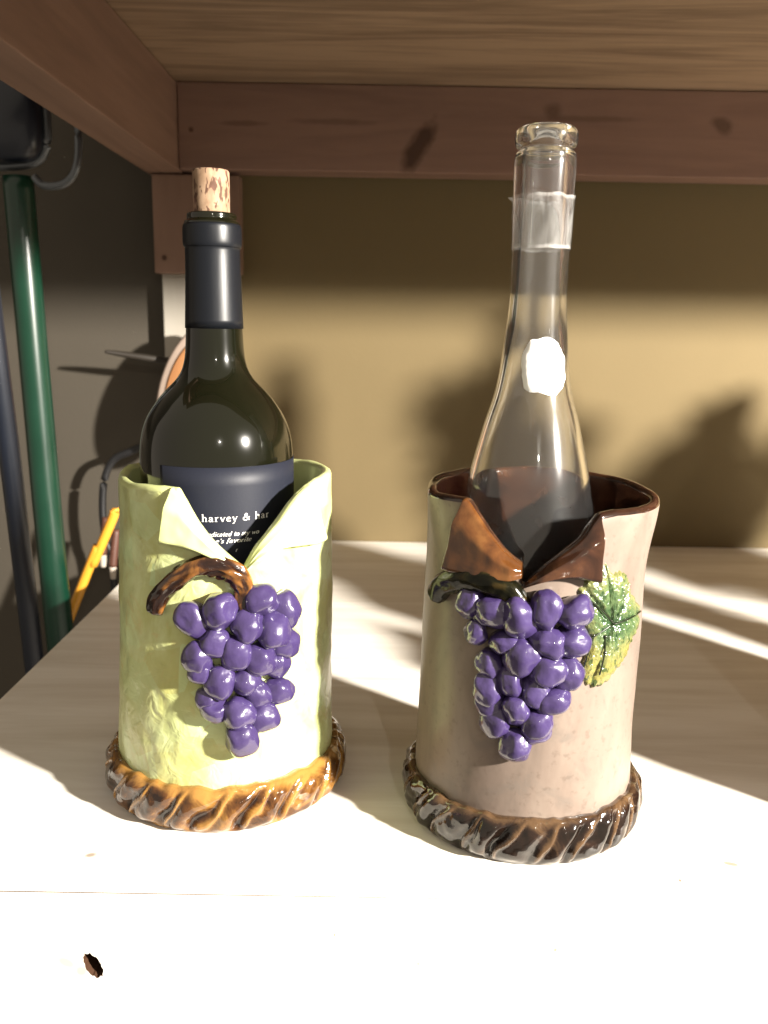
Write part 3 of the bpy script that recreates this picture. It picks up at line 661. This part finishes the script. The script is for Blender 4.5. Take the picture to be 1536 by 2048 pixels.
def seal():
    cx, cz = 1.0, .2350 - ZB; ring = []; n = 44
    rng = random.Random(8)
    V = []; m = 8
    for i in range(n):
        t = 2 * math.pi * i / n
        sc = 1 + .13 * noise.noise(Vector((math.cos(t) * 2.2, math.sin(t) * 2.2, 2))) + .05 * noise.noise(Vector((math.cos(t) * 6, math.sin(t) * 6, 9)))
        a = 40 * math.copysign(abs(math.cos(t)) ** .85, math.cos(t)) * sc; h = .0136 * math.copysign(abs(math.sin(t)) ** .85, math.sin(t)) * sc
        for j in range(m + 1):
            u = j / m
            deg = cx + 7 + a * u - 3 * (h * u / .0136); z = cz + h * u
            # bottle radius at this height
            zz = z; tab = [(.2018, .0236 - .0016), (.2132, .0186), (.2326, .0157), (.2540, .0139)]
            r = lerp_tab(tab, zz)
            th = .0016 * (1 - u ** 6) + .0004 * noise.noise(Vector((deg * .12, z * 380, 0))) - (.0005 if u == 1 else 0) + .0003
            V.append((( r + th) * math.sin(rad(deg)), -(r + th) * math.cos(rad(deg)), z))
    o = mesh_obj('seal', V, grid_faces(n, m + 1, True), M['seal'], clear); tag(o, label='scalloped white seal on the neck')
seal()

# ------------------------------------------------------------------ things left of the shelf
def thing_tube(name, pts, r, mat, label, cat, **kw):
    return tag(tube(name, pts, r, mat, None, **kw), label, cat)
thing_tube('green_pole', [(-.320, .900, -.85), (-.3386, .8710, -.0661), (-.3453, .870, .1739), (-.3500, .870, .3830)], .0140, M['greenpole'], 'dark green pole standing upright beside the left edge of the shelf', 'pole', n=24, per=10)
thing_tube('navy_pole', [(-.315, .820, -.85), (-.3075, .7255, -.0080), (-.3055, .694, .2284), (-.304, .676, .345)], .0085, M['bluepole'], 'dark navy pole at the left edge, behind the green pole', 'pole', n=20, per=10)
gp = bpy.data.objects['green_pole']
def grip():
    n = 40; V = []; rx, rz = .042, .042; cx, cz = -.366, .437
    for y, q in ((.888, .86), (.884, .95), (.880, 1.0), (.870, 1.0), (.860, 1.0), (.856, .95), (.852, .86)):
        for i in range(n):
            t = 2 * math.pi * i / n; c_, s_ = math.cos(t), math.sin(t); pw = .45
            V.append((cx + rx * q * math.copysign(abs(c_) ** pw, c_), y, cz + rz * q * math.copysign(abs(s_) ** pw, s_)))
    F = grid_faces(7, n, False, True) + [tuple(range(n)), tuple(6 * n + i for i in range(n))[::-1]]
    mesh_obj('handle_grip', V, F, M['bluepole'], gp)
grip()
tube('handle_rim', [(-.322, .876, .476), (-.322, .876, .444), (-.324, .876, .4115), (-.337, .876, .3965), (-.371, .876, .393), (-.404, .876, .396)], .0044, M['steel'], gp, per=8)
thing_tube('hook', [(-.271, .815, .470), (-.2705, .81, .417), (-.270, .80, .383), (-.2810, .80, .368), (-.299, .80, .3655), (-.308, .80, .373)], .0034, M['steel'], 'thin grey metal hook hanging below the joist', 'hook', per=8)
thing_tube('peg', [(-.3015, .95, .2195), (-.285, .955, .2170), (-.2415, .965, .2106), (-.215, .985, .207)], lambda s: .0016 + .0022 * min(1, s * 2), M['darkwood'], 'thin dark peg sticking out left of the pale post', 'peg')
thing_tube('cable', [(-.20, .975, .125), (-.25, .975, .122), (-.287, .975, .108), (-.306, .975, .098), (-.317, .975, .076), (-.321, .975, .041), (-.319, .975, .006), (-.313, .975, -.030), (-.308, .975, -.20), (-.306, .98, -.85)], .0042, M['black'], 'black cable looping behind the green holder', 'cable')
thing_tube('yellow_stick', [(-.2849, .9055, .0580), (-.2873, .905, .0479), (-.3108, .9025, -.0040), (-.3362, .900, -.0587), (-.66, .86, -.85)], lambda s: .0052 * (0.45 + .55 * min(1, s * 14)), M['yellow'], 'bright yellow stick leaning behind the green holder', 'stick', per=10)
for (x, z, lb) in ((-.3101, -.0052, 'left one of two short reddish handles hanging behind the green holder'), (-.2997, -.0187, 'right one of two short reddish handles hanging behind the green holder')):
    r_ = empty('tool_grip', (x, .935, z)); tag(r_, lb, 'handle', 'short reddish handles')
    tube('grip', [(0, 0, .004), (.0015, .002, .02), (.004, .006, .045)], .0045, M['redwood'], r_, per=4)
    tube('tip', [(0, -.0005, -.010), (0, 0, -.003), (0, 0, .0038)], lambda s: .0030 + .0012 * s, M['paletip'], r_, per=3)
pad = empty('wooden_paddle', (-.203, .935, .185)); pad.rotation_euler = (rad(-8), rad(18), 0); tag(pad, 'oval wooden paddle with pinkish rim, half hidden behind the wine bottle', 'paddle')
def disc(name, rx, rz, th, mat, y0):
    n = 48; V = []; prof = [(0, -th), (.93, -th), (1, -th * .5), (1, th * .5), (.93, th), (0, th)]
    for i in range(n):
        t = 2 * math.pi * i / n
        for s, y in prof: V.append((rx * max(s, .001) * math.cos(t), y0 + y, rz * max(s, .001) * math.sin(t)))
    return mesh_obj(name, V, grid_faces(n, len(prof), True), mat, pad)
disc('rim', .036, .070, .004, M['pinkrim'], 0); disc('face', .028, .055, .003, M['paddle'], -.004)

# ------------------------------------------------------------------ neighbours further right whose shadows fall into the picture
def copy_tree(o, parent=None):
    c = o.copy(); C.objects.link(c); c.parent = parent
    for ch in list(o.children): copy_tree(ch, c)
    return c
h3 = copy_tree(hR); h3.location = (.372, .465, 0); h3.rotation_euler = (0, 0, .5); h3.scale = (1.15, 1.15, 1.1)
h3['label'] = 'beige grape bottle holder right of the picture, casting the long shelf shadow'
w3 = copy_tree(wine); w3.location = (.366, .463, ZB + .002); w3.scale = (1, 1, 1.14)
w3['label'] = 'dark wine bottle standing in the holder right of the picture'
def plant(loc, h, spread, n, label, seed, leaf=.02):
    rng = random.Random(seed); root = empty('potted_plant', loc)
    lathe('pot', [(.0, 0), (.030, 0), (.042, .06), (.045, .062), (.045, .075), (.040, .076), (.038, .066), (.0, .064)], M['terracotta'], root, 40, cap=False)
    V = []; F = []
    for k in range(7):
        a = rng.uniform(0, 6.28); e = Vector((math.cos(a) * spread * rng.uniform(.3, 1), math.sin(a) * spread * rng.uniform(.3, 1), h * rng.uniform(.75, 1)))
        s0 = Vector((0, 0, .06)); mid = s0.lerp(e, .5) + Vector((0, 0, .02))
        tube('stem', [s0, mid, e], .0018, M['plantleaf'], root, n=6)
        for q in range(n):
            t = rng.uniform(.15, 1); p = s0.lerp(mid, t * 2) if t < .5 else mid.lerp(e, t * 2 - 1)
            d = Vector((rng.gauss(0, 1), rng.gauss(0, 1), rng.gauss(.2, .7))).normalized(); sd = d.cross(Vector((rng.random(), rng.random(), rng.random()))).normalized(); L = leaf * rng.uniform(.7, 1.4)
            up = sd.cross(d).normalized()
            base = len(V); V += [p, p + d * L * .45 + sd * L * .32 + up * L * .06, p + d * L, p + d * L * .45 - sd * L * .32 + up * L * .06, p + d * L * .5 - up * L * .04]
            F += [(base, base + 1, base + 4), (base + 1, base + 2, base + 4), (base + 2, base + 3, base + 4), (base + 3, base, base + 4)]
    fo = mesh_obj('foliage', V, F, M['plantleaf'], root, smooth=False); tag(fo, kind='stuff')
    return tag(root, label, 'plant')
plant((.510, .45, 0), .42, .026, 90, 'tall slender potted plant right of the picture', 3, .026)
plant((.635, .46, 0), .36, .095, 230, 'low bushy potted plant right of the picture', 5, .030)
jar = empty('shade_jar', (.306, .412, 0)); tag(jar, 'unseen round jar added right of the picture to shade the shelf', 'jar')  # added out of view as an occluder for the shelf's shadow edge
lathe('jar_body', [(0, 0), (.036, 0), (.043, .02), (.046, .07), (.043, .115), (.034, .135), (.033, .14), (.0, .14)], M['beige'], jar, 64, cap=False)
lathe('lid', [(.0, .1405), (.037, .1405), (.037, .146), (.02, .156), (.008, .158), (.009, .168), (.006, .172), (0, .173)], M['amber'], jar, 64, cap=False)
